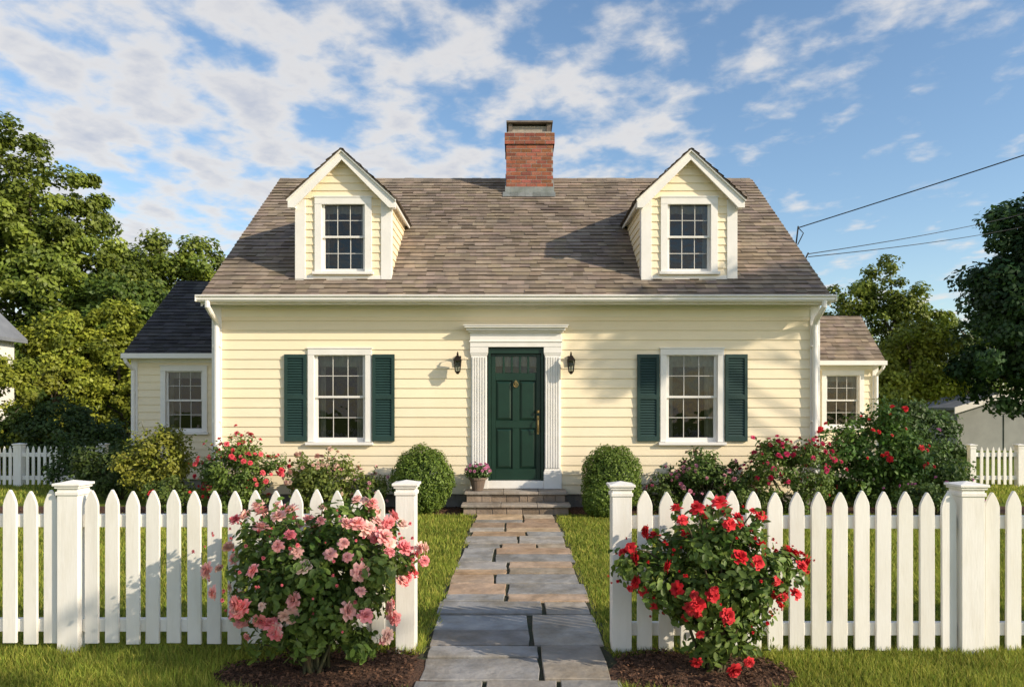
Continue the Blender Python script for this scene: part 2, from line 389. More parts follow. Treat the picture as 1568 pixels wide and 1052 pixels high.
# door surround
d=MB()
for s in(-1,1):
    def bx(u0,u1,y0,y1,z0,z1,c=1.0): d.box(min(s*u0,s*u1),max(s*u0,s*u1),y0,y1,z0,z1,0,c)
    bx(.447,.735,FY-.06,FY+.12,.33,.60); bx(.465,.72,FY-.045,FY+.12,.60,2.50)
    bx(.447,.735,FY-.065,FY+.12,2.50,2.60)
    for k in range(6):   # flutes
        u=.475+k*.0405; bx(u,u+.024,FY-.062,FY-.044,.66,2.44)
    bx(.455,.73,FY-.055,FY,.60,.63); bx(.455,.73,FY-.055,FY,2.47,2.50)
d.box(-.735,.735,FY-.07,FY+.05,2.601,2.83); d.box(-.75,.75,FY-.085,FY,2.68,2.70)
d.box(-.76,.76,FY-.11,FY+.02,2.83,2.86); d.box(-.79,.79,FY-.16,FY+.02,2.86,2.90); d.box(-.82,.82,FY-.20,FY+.02,2.90,2.93)
d.box(-.835,.835,FY-.215,FY+.02,2.93,2.945)
d.box(-.446,.446,FY-.05,FY+.12,.333,.455)     # threshold
d.build('door_surround',[M_WHITE],house,bevel=.003)
g=MB(); Y0=FY+.03
g.box(-.446,-.405,FY-.02,FY+.1,.456,2.59); g.box(.405,.446,FY-.02,FY+.1,.456,2.59); g.box(-.405,.405,FY-.02,FY+.1,2.50,2.59)
g.box(-.40,-.33,Y0,Y0+.045,.462,2.498); g.box(.33,.40,Y0,Y0+.045,.462,2.498)
for a,b in((.462,.64),(1.30,1.42),(2.07,2.19),(2.455,2.498)): g.box(-.33,.33,Y0,Y0+.045,a,b)
for a,b in((.64,1.30),(1.42,2.07)):
    g.box(-.055,.055,Y0,Y0+.045,a,b)
    for p,q in((-.33,-.055),(.055,.33)):
        g.box(p,q,Y0+.028,Y0+.04,a,b)
        m=.045; v=[(p+.008,Y0+.0275,a+.008),(q-.008,Y0+.0275,a+.008),(q-.008,Y0+.0275,b-.008),(p+.008,Y0+.0275,b-.008),(p+m,Y0+.010,a+m),(q-m,Y0+.010,a+m),(q-m,Y0+.010,b-m),(p+m,Y0+.010,b-m)]
        g.add(v,[(0,1,5,4),(1,2,6,5),(2,3,7,6),(3,0,4,7),(4,5,6,7)])
for k in range(1,5): u=-.33+.66*k/5; g.box(u-.017,u+.017,Y0-.004,Y0+.045,2.19,2.455)
g.build('front_door',[M_GREEN],house,bevel=.003)
g=MB(); g.quad((-.33,Y0+.012,2.19),(.33,Y0+.012,2.19),(.33,Y0+.012,2.455),(-.33,Y0+.012,2.455)); g.build('door_lites',[M_GLASS],house)
g=MB(); g.box(-.5,.5,Y0+.6,Y0+.65,.3,2.7); g.build('hall_dark_backing',[M_DARK],house)  # near-black panel, the hall's darkness is put into its colour
g=MB()
n=24
for i in range(n):
    u0=-.33+.66*i/n;u1=-.33+.66*(i+1)/n; g.quad((u0,Y0+.07+.01*(i%2),2.30),(u1,Y0+.07+.01*((i+1)%2),2.30),(u1,Y0+.07+.01*((i+1)%2),2.47),(u0,Y0+.07+.01*(i%2),2.47))
g.build('door_lite_curtain',[M_CURT],house)
g=MB()
g.box(.340,.374,Y0-.012,Y0,1.20,1.50); g.tube([(.357,Y0-.012,1.45),(.357,Y0-.06,1.43),(.357,Y0-.07,1.35),(.357,Y0-.06,1.26),(.357,Y0-.012,1.24)],.010,8)
g.frust(.357,Y0-.03,1.545,1.585,.02,.022,10)
g.box(-.010,.010,Y0-.02,Y0,1.97,2.07)
n=16; g.tube([(.034*math.sin(2*math.pi*i/n),Y0-.025,2.0+.042*math.cos(2*math.pi*i/n)) for i in range(n+1)],.007,8)
g.box(-.020,.020,Y0-.03,Y0,2.03,2.06)
g.build('door_hardware',[M_BRASS],house,smooth=False)

# dormers
def dormer(tag,cx):
    P=empty(tag); P.parent=house
    y=12.05; hw=.757; we=4.99; pk=5.755; ov=.86; ez=4.965; sl=(pk-ez)/ov; fy=11.90
    m=MB()
    xr=lambda z:(-hw+.14,hw-.14) if z<=we else (-(pk-.09-z)/sl,(pk-.09-z)/sl)
    siding(m,(cx,y,0),(1,0,0),(0,-1,0),3.76,5.64,xr,[(-.44,.44,3.79,5.0)],exp=.125)
    ry=lambda z:EY+(z-EZ)/SL
    for s in(-1,1):
        siding(m,(cx+s*hw,0,0),(0,1,0),(s,0,0),3.70,4.99,lambda z:(y+.02,max(y+.03,ry(z)+.05)),exp=.125)
    m.build(tag+'_walls',[M_SIDING],P)
    t=MB()
    for s in(-1,1):
        a,b=sorted((cx+s*(hw-.145),cx+s*(hw+.02))); t.box(a,b,y-.03,y+.12,3.69,4.99)
        a,b=sorted((cx+s*(hw+.002),cx+s*(ov-.02)))
        t.box(a,b,fy+.03,13.6,ez-.03,ez-.01); 
        a,b=sorted((cx+s*(ov-.03),cx+s*(ov-.005))); t.box(a,b,fy+.012,13.68,ez-.07,ez+.015)
        th=.15
        po=[(cx,pk-.012),(cx+s*ov,ez-.012),(cx+s*ov,ez-.14),(cx+s*(ov-.10),ez-.14),(cx,pk-.012-th)]
        if s<0: po=po[::-1]
        t.prism_y(po,fy,fy+.03)
        t.prism_y([(cx,pk-.03),(cx+s*(ov-.02),ez-.03),(cx+s*(ov-.02),ez-.05),(cx,pk-.05)],fy+.03,y+.02)
        a,b=sorted((cx+s*(hw-.0),cx+s*(ov-.01))); t.box(a,b,fy+.03,y-.0,ez-.13,ez-.05)
        po=[(cx,pk+.006),(cx+s*(ov+.012),ez-.004),(cx+s*(ov+.012),ez-.045),(cx,pk-.035)]
        t.prism_y(po,fy-.03,fy-.001)
    t.box(cx-.61,cx+.61,y-.024,y+.05,3.69,3.76)
    t.build(tag+'_trim',[M_WHITE],P,bevel=.002)
    window(tag+'_window',cx,y,.46,.307,3.775,5.02,3.883,4.91,0,'side',parent=P,casing=.11)
    r=MB(); L2=math.hypot(ov+.02,(ov+.02)*sl); 
    for s in(-1,1):
        cs=1/math.hypot(1,sl); sn=sl*cs
        O=(cx+s*(ov+.02),0,ez-.02*sl+.010)
        back=lambda v:EY+((ez-.02*sl+v*sn)-EZ)/SL+.03
        shingles(r,O,(0,1,0),(-s*cs,0,sn),(s*sn,0,cs),lambda v:(fy-.045,back(v)),L2,exp=.13)
        A=[(cx+s*(ov+.01),fy-.036,ez+.004),(cx,fy-.036,pk+.014),(cx,14.75,pk+.006),(cx+s*(ov+.01),13.66,ez-.004)]
        v=A+[(p[0],p[1],p[2]-.022) for p in A]
        r.add(v,[(0,1,2,3),(4,7,6,5),(0,4,5,1),(1,5,6,2),(2,6,7,3),(3,7,4,0)],0,.4)
    r.build(tag+'_roof',[M_SHING],P)
dormer('dormer_a',-2.79); dormer('dormer_b',2.80)

# chimney
def brickwall(mb,x0,x1,y0,y1,z0,z1):
    L0=.205;H=.064;g=.013; z=z0;row=0
    mb.box(x0+.008,x1-.008,y0+.008,y1-.008,z0,z1,1)
    while z<z1-.02:
        ze=min(z+H,z1)
        for side in range(4):
            a,b=(x0,x1) if side in(0,2) else (y0+.1,y1-.1)
            u=a-(L0/2 if row%2 else 0)
            while u<b-.01:
                ua=max(u,a);ub=min(u+L0-g,b)
                if ub-ua>.02:
                    gg=random.uniform(.65,1.25); col=(gg,gg*random.uniform(.85,1.2),gg*random.uniform(.8,1.25)); j=random.uniform(0,.004)
                    if side==0: mb.box(ua,ub,y0+j,y0+.1,z,ze,0,col)
                    elif side==2: mb.box(ua,ub,y1-.1,y1-j,z,ze,0,col)
                    elif side==1: mb.box(x1-.1,x1-j-.001,ua,ub,z,ze,0,col)
                    else: mb.box(x0+j+.001,x0+.1,ua,ub,z,ze,0,col)
                u+=L0
        z+=H+g;row+=1
ch=MB(); brickwall(ch,-.195,.745,14.91,15.80,5.75,6.90); brickwall(ch,-.225,.775,14.88,15.83,6.905,7.135)
ch.box(-.16,.71,14.93,15.77,7.135,7.165,1)
ch.build('brick_chimney',[M_BRICK,M_MORT],house)
cp=MB()
for xa in(-.15,.62):
    for ya in(14.95,15.68): cp.box(xa,xa+.08,ya,ya+.08,7.165,7.34)
cp.box(-.11,.66,15.0,15.7,7.165,7.30,1); cp.box(-.19,.74,14.89,15.81,7.34,7.375)
cp.build('chimney_cap',[M_CAP,M_MORT],house)
fl=MB(); fl.box(-.215,.765,14.885,14.905,5.88,6.05)
for k in range(7):
    a=-.26+k*.15; fl.quad((a,14.74,roofz(14.74)+.03),(a+.147,14.74,roofz(14.74)+.03),(a+.147,14.89,roofz(14.89)+.05),(a,14.89,roofz(14.89)+.05),0,random.uniform(.7,1.1))
for s,x in((0,-.215),(1,.748)):
    fl.prism_x([(14.9,5.9),(14.9,6.06),(15.5,6.5),(15.5,6.33)],x,x+.018)
fl.build('chimney_flashing',[M_LEAD],house)

# wings
def wing(tag,xa,xb,y,ez,ry,rz,mat,wins,side):
    P=empty(tag);P.parent=house
    ey=y-.18; by=2*ry-ey; sl=(rz-ez)/(ry-ey)
    m=MB(); siding(m,(0,y,0),(1,0,0),(0,-1,0),.2,ez-.16,lambda z:(xa+.01,xb-.01),[(c-.45,c+.45,z0+.02,z1-.02) for c,z0,z1 in wins],exp=.15)
    xo=xa if side<0 else xb
    siding(m,(xo,0,0),(0,1,0),(side,0,0),.2,rz-.1,lambda z:(y,by-.18) if z<ez-.05 else (ey+(z-ez)/sl+.08,by-(z-ez)/sl-.08),exp=.15)
    siding(m,(0,by-.18,0),(1,0,0),(0,1,0),.2,ez,lambda z:(xa,xb))
    m.build(tag+'_walls',[M_SIDING],P)
    t=MB(); cb=sorted((xo+side*.02,xo-side*.11)); t.box(cb[0],cb[1],y-.03,y+.1,.15,ez-.08)
    t.box(min(xa,xb),max(xa,xb)-.0,y-.02,y+.04,ez-.16,ez-.08)
    e0=xa-(.1 if side<0 else 0); e1=xb+(.1 if side>0 else 0)
    t.box(e0,e1,ey,y,ez-.09,ez-.07); t.box(e0,e1,ey-.09,ey-.002,ez-.085,ez+.012)
    x0,x1=sorted((xo+side*.1,xo+side*.06))
    for ya in(ey,by): t.prism_x([(ya,ez-.13),(ya,ez-.02),(ry,rz-.02),(ry,rz-.13)],x0,x1)
    t.tube([(xo-side*.02+side*.06,ey-.05,ez-.08),(xo+side*.02,ey-.04,ez-.16),(xo-side*.04,y-.05,ez-.32),(xo-side*.04,y-.05,.2)],.035,8)
    t.build(tag+'_trim',[M_WHITE],P)
    r=MB(); ln=math.hypot(ry-ey,rz-ez); c,s=(ry-ey)/ln,(rz-ez)/ln
    shingles(r,(0,ey-.03,ez-.03*sl),(1,0,0),(0,c,s),(0,-s,c),lambda v:(e0,e1),ln+.03)
    shingles(r,(0,by+.03,ez-.03*sl),(1,0,0),(0,-c,s),(0,s,c),lambda v:(e0,e1),ln+.03)
    r.prism_x([(ey,ez-.012),(ry,rz-.012),(by,ez-.012),(by,ez-.05),(ry,rz-.06),(ey,ez-.05)],e0,e1,0,.6)
    r.build(tag+'_roof',[mat],P)
    f=MB(); f.box(xa+.03,xb-.03,y+.03,by-.2,-.1,.2); f.build(tag+'_foundation',[M_FOUND],P)
    for i,(c,z0,z1) in enumerate(wins): window(tag+'_window_%d'%i,c,y,.47,.33,z0,z1,z0+.12,z1-.12,0,'side',parent=P)
wing('left_wing',-7.72,-4.88,15.0,2.70,17.25,4.58,M_SHING2,[(-6.68,1.10,2.47)],-1)
wing('right_wing',4.88,8.05,16.6,2.66,17.62,3.82,M_SHING,[(7.28,1.15,2.46)],1)

# ------------------------------------------------------------------ lanterns
def lantern(name,x,z):
    y=FY-.02; m=MB()
    m.box(x-.045,x+.045,y-.025,y,z-.06,z+.10)
    m.tube([(x,y-.02,z+.04),(x,y-.08,z+.13),(x,y-.15,z+.15),(x,y-.17,z+.10)],.010,8)
    cy=y-.17; q=math.pi/4
    m.frust(x,cy,z+.03,z+.10,.088,.02,4,0,1,q); m.frust(x,cy,z+.10,z+.13,.012,.018,8)
    m.frust(x,cy,z+.015,z+.03,.088,.088,4,0,1,q)
    for k in range(4):
        a=q+k*math.pi/2
        m.tube([(x+.052*math.cos(a),cy+.052*math.sin(a),z-.15),(x+.076*math.cos(a),cy+.076*math.sin(a),z+.02)],.0065,6)
    m.frust(x,cy,z-.165,z-.15,.06,.06,4,0,1,q); m.frust(x,cy,z-.20,z-.165,.015,.04,8)
    m.frust(x,cy,z-.14,z-.06,.010,.010,8,1); m.frust(x,cy,z-.15,z+.016,.048,.071,4,2,1,q)
    m.build(name,[M_BRONZE,M_CURT,M_GLASS])
lantern('wall_lantern',-.925,2.36); lantern('wall_lantern',.875,2.36)

# ------------------------------------------------------------------ steps & path
st=MB()
def risers(x0,x1,y,z0,z1,depth,seed):
    x=x0; st.box(x0+.02,x1-.02,y+.02,y+depth,z0-.02,z1,1)
    while x<x1-.02:
        xe=min(x+random.uniform(.12,.26),x1); 
        if x1-xe<.08: xe=x1
        g=random.uniform(.6,1.0); st.box(x+.004,xe-.004,y+random.uniform(0,.012),y+.1,z0,z1-.004,0,(g*1.05,g*.88,g*.74)); x=xe
risers(-.80,.80,11.24,-.02,.125,.75,1); risers(-.77,.77,11.54,.165,.285,.46,2)
for (x0,x1,y0,z0) in((-.83,.83,11.20,.125),(-.80,.80,11.50,.285)):
    xs=[x0,x0+.6,x0+1.15,x1]
    for a,b in zip(xs[:-1],xs[1:]):
        g=random.uniform(.8,1.0); st.box(a+.003,b-.003,y0,FY-.02 if z0>.2 else 11.56,z0,z0+.04,0,(g*1.04,g*.98,g*.92))
st.build('stone_steps',[M_STONE,M_MORT],bevel=.006)
p=MB(); y=2.2
grey=[(.94,.98,1.03),(1.0,1.0,1.0),(.86,.90,.96),(1.10,1.05,.98),(.97,.96,.96),(.92,.96,1.0)]
tan=[(1.30,1.04,.76),(1.32,1.0,.72),(1.18,1.05,.88),(1.14,.90,.71),(1.24,.94,.72)]
def slab(a,b,y,ye):
    g=random.uniform(.78,1.12); q=random.choice(tan if (random.random()<.5 and y>5.6) or random.random()<.08 else grey); jt=random.uniform(-.005,.005); e=.007
    J=lambda s=.016: random.uniform(0,s)
    P4=[(a+e+J(),y+e+J()),((a+b)/2,y+e+J()),(b-e-J(),y+e+J()),(b-e-J(),(y+ye)/2),(b-e-J(),ye-e-J()),((a+b)/2,ye-e-J()),(a+e+J(),ye-e-J()),(a+e+J(),(y+ye)/2)]
    v=[(*q2,.0) for q2 in P4]+[(*q2,.026+jt) for q2 in P4]
    p.add(v,[tuple(range(8,16))]+[(i,(i+1)%8,(i+1)%8+8,i+8) for i in range(8)],0,(g*q[0],g*q[1],g*q[2]))
while y<11.18:
    l=-.595-random.uniform(-.03,.04); rr=.595+random.uniform(-.03,.04)
    big=random.random()<.4
    h=random.uniform(.55,.78) if big else random.uniform(.26,.42)
    if y<5.6: h*=1.15
    ye=min(y+h,11.19)
    if 11.19-ye<.2: ye=11.19
    c=random.uniform(-.28,.28)
    if big:
        for (a,b) in((l,c),(c,rr)):
            k=random.choice([1,2]) if (b-a)<.6 else 2
            cuts=[y]+([y+(ye-y)*random.uniform(.35,.65)] if k==2 else [])+[ye]
            for q0,q1 in zip(cuts[:-1],cuts[1:]): slab(a,b,q0,q1)
    else:
        if random.random()<.35: slab(l,-.2+c*.3,y,ye); slab(-.2+c*.3,.22+c*.3,y,ye); slab(.22+c*.3,rr,y,ye)
        else: slab(l,c,y,ye); slab(c,rr,y,ye)
    y=ye
p.quad((-.64,2.1,.010),(.64,2.1,.010),(.64,11.3,.010),(-.64,11.3,.010),1)
p.build('flagstone_path',[M_STONE,M_SOIL],bevel=.004)

# ------------------------------------------------------------------ ground
g=MB(); g.quad((-250,-150,0),(250,-150,0),(250,350,0),(-250,350,0)); g.build('ground',[M_GROUND])
def in_mulch(x,y):
    wv=1+.10*np.sin(x*9+y*4)+.06*np.sin(x*21)
    a=((x+1.02)/.74)**2+((y-4.48)/.40)**2<wv
    b=((x-1.06)/.58)**2+((y-4.48)/.38)**2<wv
    edge=11.28+.08*np.sin(x*2.1)+.05*np.sin(x*5.3+1)
    c=(y>edge)&(np.abs(x)<9)&(y<12.6)
    return a|b|c
def blades():
    P=[]
    for (ya,yb,dens,ht,wd) in((3.9,5.3,9000,.052,.0042),(5.3,8,3600,.048,.006),(8,11.6,1900,.048,.009),(11.6,17,450,.06,.014)):
        hx=.82*yb+1; n=int(dens*(yb-ya)*2*hx); x=RG.uniform(-hx,hx,n); y=RG.uniform(ya,yb,n)
        k=(np.abs(x)<.8*y+1)&~((np.abs(x)<.60+.03*np.sin(y*7)*np.sin(y*3.1))&(y<11.3))&~in_mulch(x,y)&~((y>11.2)&(np.abs(x)<8.1))
        x=x[k];y=y[k];n=len(x); P.append((x,y,np.full(n,ht),np.full(n,wd)))
    x,y,ht,wd=[np.concatenate([q[i] for q in P]) for i in range(4)]; n=len(x)
    patch=1+.24*np.sin(x*1.9+np.sin(y*1.3)*2)*np.sin(y*2.3+x)+.12*np.sin(x*7+y*3)*np.sin(y*9-x*2)
    ht=ht*RG.uniform(.5,1.35,n)*patch; az=RG.uniform(0,2*np.pi,n); lean=RG.uniform(0,1.0,n)*ht; la=RG.uniform(0,2*np.pi,n)
    V=np.zeros((n,3,3),dtype=np.float32)
    V[:,0]=np.stack([x-wd*np.cos(az),y-wd*np.sin(az),0*x],1); V[:,1]=np.stack([x+wd*np.cos(az),y+wd*np.sin(az),0*x],1)
    V[:,2]=np.stack([x+lean*np.cos(la),y+lean*np.sin(la),ht],1)
    base=np.array([.26,.35,.046]); yel=np.array([.52,.47,.10]); t=RG.random((n,1))**1.7
    C=(base*(1-t)+yel*t)*RG.uniform(.6,1.3,(n,1))*(.2+.8*patch[:,None]); C=np.repeat(C[:,None,:],3,1); C[:,:2]*=.8
    npmesh('lawn_grass',[(V.reshape(-1,3),np.arange(3*n).reshape(-1,3),C.reshape(-1,3),0)],[M_GRASS],k=3)
blades()
# mulch
m=MB()
for cx,rx in((-1.02,.76),(1.06,.60)):
    n=28; v=[(cx,4.48,.035)]+[(cx+rx*math.cos(2*math.pi*i/n)*random.uniform(.95,1.04),4.48+.41*math.sin(2*math.pi*i/n),.006) for i in range(n)]
    m.add(v,[(0,1+i,1+(i+1)%n) for i in range(n)])
n=40
for sgn in(-1,1):
    xs=[sgn*(.85+(9-.85)*i/n) for i in range(n+1)]
    for a,b in zip(xs[:-1],xs[1:]):
        ea=11.28+.08*math.sin(a*2.1)+.05*math.sin(a*5.3+1);eb=11.28+.08*math.sin(b*2.1)+.05*math.sin(b*5.3+1)
        m.quad((a,ea,.006),(b,eb,.006),(b,12.1,.03),(a,12.1,.03))
ch_n=15000
x=np.concatenate([RG.uniform(-2,2,ch_n),RG.uniform(-9,9,9000)]); y=np.concatenate([RG.uniform(4,4.9,ch_n),RG.uniform(11.2,12,9000)])
k=in_mulch(x,y)&~((np.abs(x)<.62)); x=x[k];y=y[k]
pos=np.stack([x,y,RG.uniform(.012,.045,len(x))],1)
cc=RG.uniform(.5,1.9,(len(x),1))*np.array([[1.0,1.0,1.0]])
mulch=m.build('mulch_bed',[M_MULCH])
V,Fc,C=scatter(DIA_V*np.array([.8,1,1]),DIA_F,pos,np.array([0,0,1])+RG.normal(size=(len(x),3))*.45,RG.uniform(.012,.04,len(x)),cc)
npmesh('bark_chips',[(V,Fc,C,0)],[M_MULCH],parent=mulch)

# ------------------------------------------------------------------ fences
def fence(name,x0,x1,y,posts,sp,pw,z0,zt,r1,r2,first=None,rail_h=.085):
    m=MB()
    pt=.02
    edges=sorted(posts)
    x=first if first is not None else x0
    while x<x1:
        if all(abs(x-p[0])>p[1]/2+pw*.55 for p in edges):
            h=pw/2; j=random.uniform(-.007,.007); zz=zt+j; tx=random.uniform(-.004,.004); g=random.uniform(.90,1.02)
            po=[(x-h+tx,z0+j),(x+h+tx,z0+j),(x+h,zz-.10),(x+h*.86,zz-.07),(x+h*.5,zz-.03),(x+h*.12,zz),(x-h*.12,zz),(x-h*.5,zz-.03),(x-h*.86,zz-.07),(x-h,zz-.10)]
            m.prism_y(po,y-pt,y,0,(g,g,g*random.uniform(.97,1)))
        x+=sp
    for r in(r1,r2):
        for a,b in zip(edges[:-1],edges[1:]): m.box(a[0]+a[1]/2-.002,b[0]-b[1]/2+.002,y+.002,y+.045,r-rail_h/2,r+rail_h/2,0,.97)
    for (px,w) in edges:
        h=w/2; yc=y+.02; top=zt+.015
        m.box(px-h,px+h,yc-h,yc+h,-.05,top)
        e=h+.008; m.box(px-e,px+e,yc-e,yc+e,top-.045,top-.02)
        e=h+.012; m.box(px-e,px+e,yc-e,yc+e,top,top+.016)
        e=h+.022; m.box(px-e,px+e,yc-e,yc+e,top+.016,top+.034)
        e=h+.010; v=[(px-e,yc-e,top+.034),(px+e,yc-e,top+.034),(px+e,yc+e,top+.034),(px-e,yc+e,top+.034),(px,yc,top+.052)]
        m.add(v,[(0,1,4),(1,2,4),(2,3,4),(3,0,4)])
    return m.build(name,[M_FENCE],bevel=.003)
fence('picket_fence',-7.5,-.8,4.92,[(-7.3,.14),(-5.12,.14),(-2.935,.138),(-.725,.128)],.1347,.090,.06,1.068,.865,.175,first=-2.795-.1347*35)
fence('picket_fence',.8,7.5,4.92,[(.695,.128),(2.99,.150),(5.25,.14),(7.45,.14)],.1430,.098,.012,1.060,.855,.15,first=.85)
fence('picket_fence',-14.6,-8.5,15.5,[(-14.5,.14),(-11.9,.14),(-10.35,.16),(-8.6,.14)],.12,.06,.04,.84,.66,.18)
fence('picket_fence',9.45,15,15.5,[(9.5,.12),(10.5,.14),(12.7,.14),(14.9,.14)],.12,.06,.04,.82,.66,.18)

# ------------------------------------------------------------------ vegetation
def ell_points(n,shell=.5):
    d=norm(RG.normal(size=(n,3))); r=(shell+(1-shell)*RG.random((n,1)))
    return d,r
def cloud_leaves(centers,rads,per,lsize,cols,outc,jit=.25,template='leaf'):
    M=len(centers); N=M*per
    d=norm(RG.normal(size=(N,3))); rr=RG.random((N,1))**.45
    ci=np.repeat(np.arange(M),per)
    pos=centers[ci]+d*rr*rads[ci][:,None]*np.array([1,1,.75])
    out=norm(pos-outc)
    n=d*.5+out*.35+np.array([.1,-.1,.40])+RG.normal(size=(N,3))*.45
    cl=RG.uniform(1-jit,1+jit,(M,1))[ci]
    t=RG.random((N,1)); c0,c1=np.array(cols[0]),np.array(cols[1])
    tm=(RG.random((M,1))[ci]*.6+t*.4)
    C=(c0*(1-tm)+c1*tm)*cl*RG.uniform(.75,1.25,(N,1))
    TV,TF=(LEAF_V,LEAF_F) if template=='leaf' else (DIA_V,DIA_F)
    return scatter(TV,TF,pos,n,RG.uniform(.65,1.25,N)*lsize,C)

def shrub(name,x,y,rx,ry,h,nc=40,per=60,lsize=.05,cols=((.05,.10,.02),(.10,.16,.03)),flowers=0,fcol=None,fsize=.08,z0=0.0,clump=.14,shell=.55,shoots=0,top=.0,frontbias=.6,stems=10,buds=0,taper=0.0,smax=1.34,petal_jit=.0035):
    c=np.array([x,y,z0+h*.52]); d,r=ell_points(nc,shell)
    S=np.array([rx,ry,h*.5])
    def lump(d): return 1+.14*np.sin(d[:,0:1]*5+x)+.12*np.cos(d[:,2:3]*6+y)
    def place(d,r):
        q=d*r*lump(d)*S
        k=1-taper*np.clip(-d[:,2:3],0,1); q[:,:2]*=k
        return c+q
    P=place(d,r); P[:,2]=np.maximum(P[:,2],z0+.08)
    rad=RG.uniform(.7,1.3,nc)*clump
    parts=[]
    V,Fc,C=cloud_leaves(P,rad,per,lsize,cols,c); parts.append((V,Fc,C,0))
    mb=MB()
    idx=RG.choice(nc,min(stems,nc),replace=False)
    for i in idx:
        q=P[i]; b=(x+RG.uniform(-.08,.08),y+RG.uniform(-.06,.06),0)
        mid=((b[0]+q[0])/2*1.0+RG.uniform(-.03,.03),(b[1]+q[1])/2,q[2]/2+.06)
        mb.tube([b,mid,tuple(q)],[.012,.009,.004],5)
    sp=[]
    for k in range(shoots):
        a=RG.uniform(-math.pi,math.pi); e=RG.uniform(.05,1.2)
        dr=np.array([math.cos(a)*math.cos(e),math.sin(a)*math.cos(e),math.sin(e)])
        s=c+dr*S*.7; t=c+dr*S*RG.uniform(1.05,smax)
        mb.tube([tuple(s),tuple((s+t)/2+[0,0,.02]),tuple(t)],[.006,.005,.003],4); sp.append(t)
        tt=RG.random((18,1)); pp=s+(t-s)*tt+RG.normal(size=(18,3))*.028
        C=np.array(cols[0])*RG.uniform(.9,1.9,(18,1))
        V,Fc,C=scatter(LEAF_V,LEAF_F,pp,RG.normal(size=(18,3))+[0,0,.8],RG.uniform(.7,1.1,18)*lsize,C); parts.append((V,Fc,C,0))
    if mb.v: parts.append(mbpart(mb,2))
    if flowers:
        nf=flowers; d=norm(RG.normal(size=(nf*6,3))); d=d[(d[:,1]<frontbias)&(d[:,2]>-.55+top)][:nf]
        k=max(3,int(len(d)/2.2)); src=RG.integers(0,k,len(d)); d2=norm(d[src]+RG.normal(size=d.shape)*.15)
        rr=RG.uniform(.97,1.17,(len(d),1))
        fp=place(d2,rr)
        if sp: fp=np.concatenate([fp,np.array(sp)]); d2=np.concatenate([d2,norm(np.array(sp)-c)])
        n=len(fp); fc=np.array(fcol); tt=RG.random((n,1)); FC=(fc[0]*(1-tt)+fc[1]*tt)*RG.uniform(.85,1.1,(n,1))
        sz=RG.uniform(.5,1.2,n)*fsize
        V,Fc,C=scatter(PET_V*np.array([1,1,.9]),PET_F,fp,d2+RG.normal(size=(n,3))*.45+[0,-.3,.3],sz,FC,PET_C)
        V=V+RG.normal(size=V.shape)*petal_jit
        parts.append((V,Fc,C,1))
    if buds:
        d=norm(RG.normal(size=(buds*4,3))); d=d[(d[:,1]<.6)&(d[:,2]>-.5)][:buds]; fp=place(d,RG.uniform(.98,1.2,(len(d),1))); n=len(fp)
        FC=np.array(fcol[0])*RG.uniform(.7,1.2,(n,1))
        V,Fc,C=scatter(PET_V*np.array([.7,.7,1.2]),PET_F,fp,d*.5+RG.normal(size=(n,3))*.4+[0,0,.8],RG.uniform(.018,.036,n),FC,PET_C); parts.append((V,Fc,C,1))
    return npmesh(name,parts,[M_LEAF,M_PETAL,M_STEM])

PINK=((.86,.22,.25),(.93,.66,.56)); RED=((.62,.02,.03),(.82,.07,.08))
rosel=((.075,.135,.025),(.195,.265,.052))
shrub('pink_rose_bush',-1.20,4.50,.56,.34,.95,nc=155,per=54,lsize=.054,cols=rosel,flowers=74,fcol=PINK,fsize=.096,z0=.06,clump=.112,shoots=32,stems=26,shell=.35,buds=80,taper=.32,smax=1.22)
shrub('red_rose_bush',1.20,4.52,.49,.32,.91,nc=140,per=52,lsize=.054,cols=rosel,flowers=44,fcol=RED,fsize=.084,z0=.06,clump=.112,shoots=28,stems=26,shell=.35,buds=80,taper=.32,smax=1.24)

# foundation planting
YG=((.17,.20,.025),(.36,.34,.05))
shrub('golden_shrub',-6.05,12.6,.60,.5,1.30,nc=75,per=80,lsize=.065,cols=YG,clump=.18,shoots=14)
shrub('dark_green_shrub',-7.1,13.3,.7,.5,.95,nc=55,per=70,lsize=.07,cols=((.05,.085,.02),(.10,.14,.03)),clump=.2)
shrub('red_rose_bush',-4.28,11.45,.62,.42,1.16,nc=85,per=80,lsize=.055,cols=rosel,flowers=60,fcol=((.62,.03,.06),(.82,.16,.18)),fsize=.08,clump=.16,shoots=16,buds=30)
shrub('hydrangea_bush',-3.0,11.5,.55,.38,.90,nc=65,per=75,lsize=.06,cols=((.11,.155,.03),(.22,.26,.05)),flowers=44,fcol=((.66,.34,.30),(.74,.56,.42)),fsize=.085,clump=.15,shoots=10)
shrub('low_flower_bush',-2.28,11.5,.34,.28,.66,nc=34,per=60,lsize=.05,cols=((.11,.155,.028),(.20,.24,.05)),flowers=14,fcol=((.6,.3,.35),(.7,.4,.4)),fsize=.055,clump=.12,shoots=4)
shrub('hydrangea_bush',2.95,11.55,.60,.38,.90,nc=70,per=75,lsize=.06,cols=((.065,.12,.025),(.13,.19,.038)),flowers=40,fcol=((.58,.16,.27),(.70,.38,.42)),fsize=.072,clump=.15,shoots=12)
shrub('low_flower_bush',2.28,11.45,.36,.28,.56,nc=32,per=60,lsize=.05,cols=((.08,.125,.025),(.14,.195,.04)),flowers=10,fcol=((.55,.12,.22),(.6,.3,.35)),fsize=.055,clump=.12)
shrub('red_rose_bush',4.20,11.3,.70,.45,1.14,nc=95,per=80,lsize=.055,cols=rosel,flowers=64,fcol=((.45,.02,.06),(.66,.06,.16)),fsize=.08,clump=.16,shoots=16,buds=30)
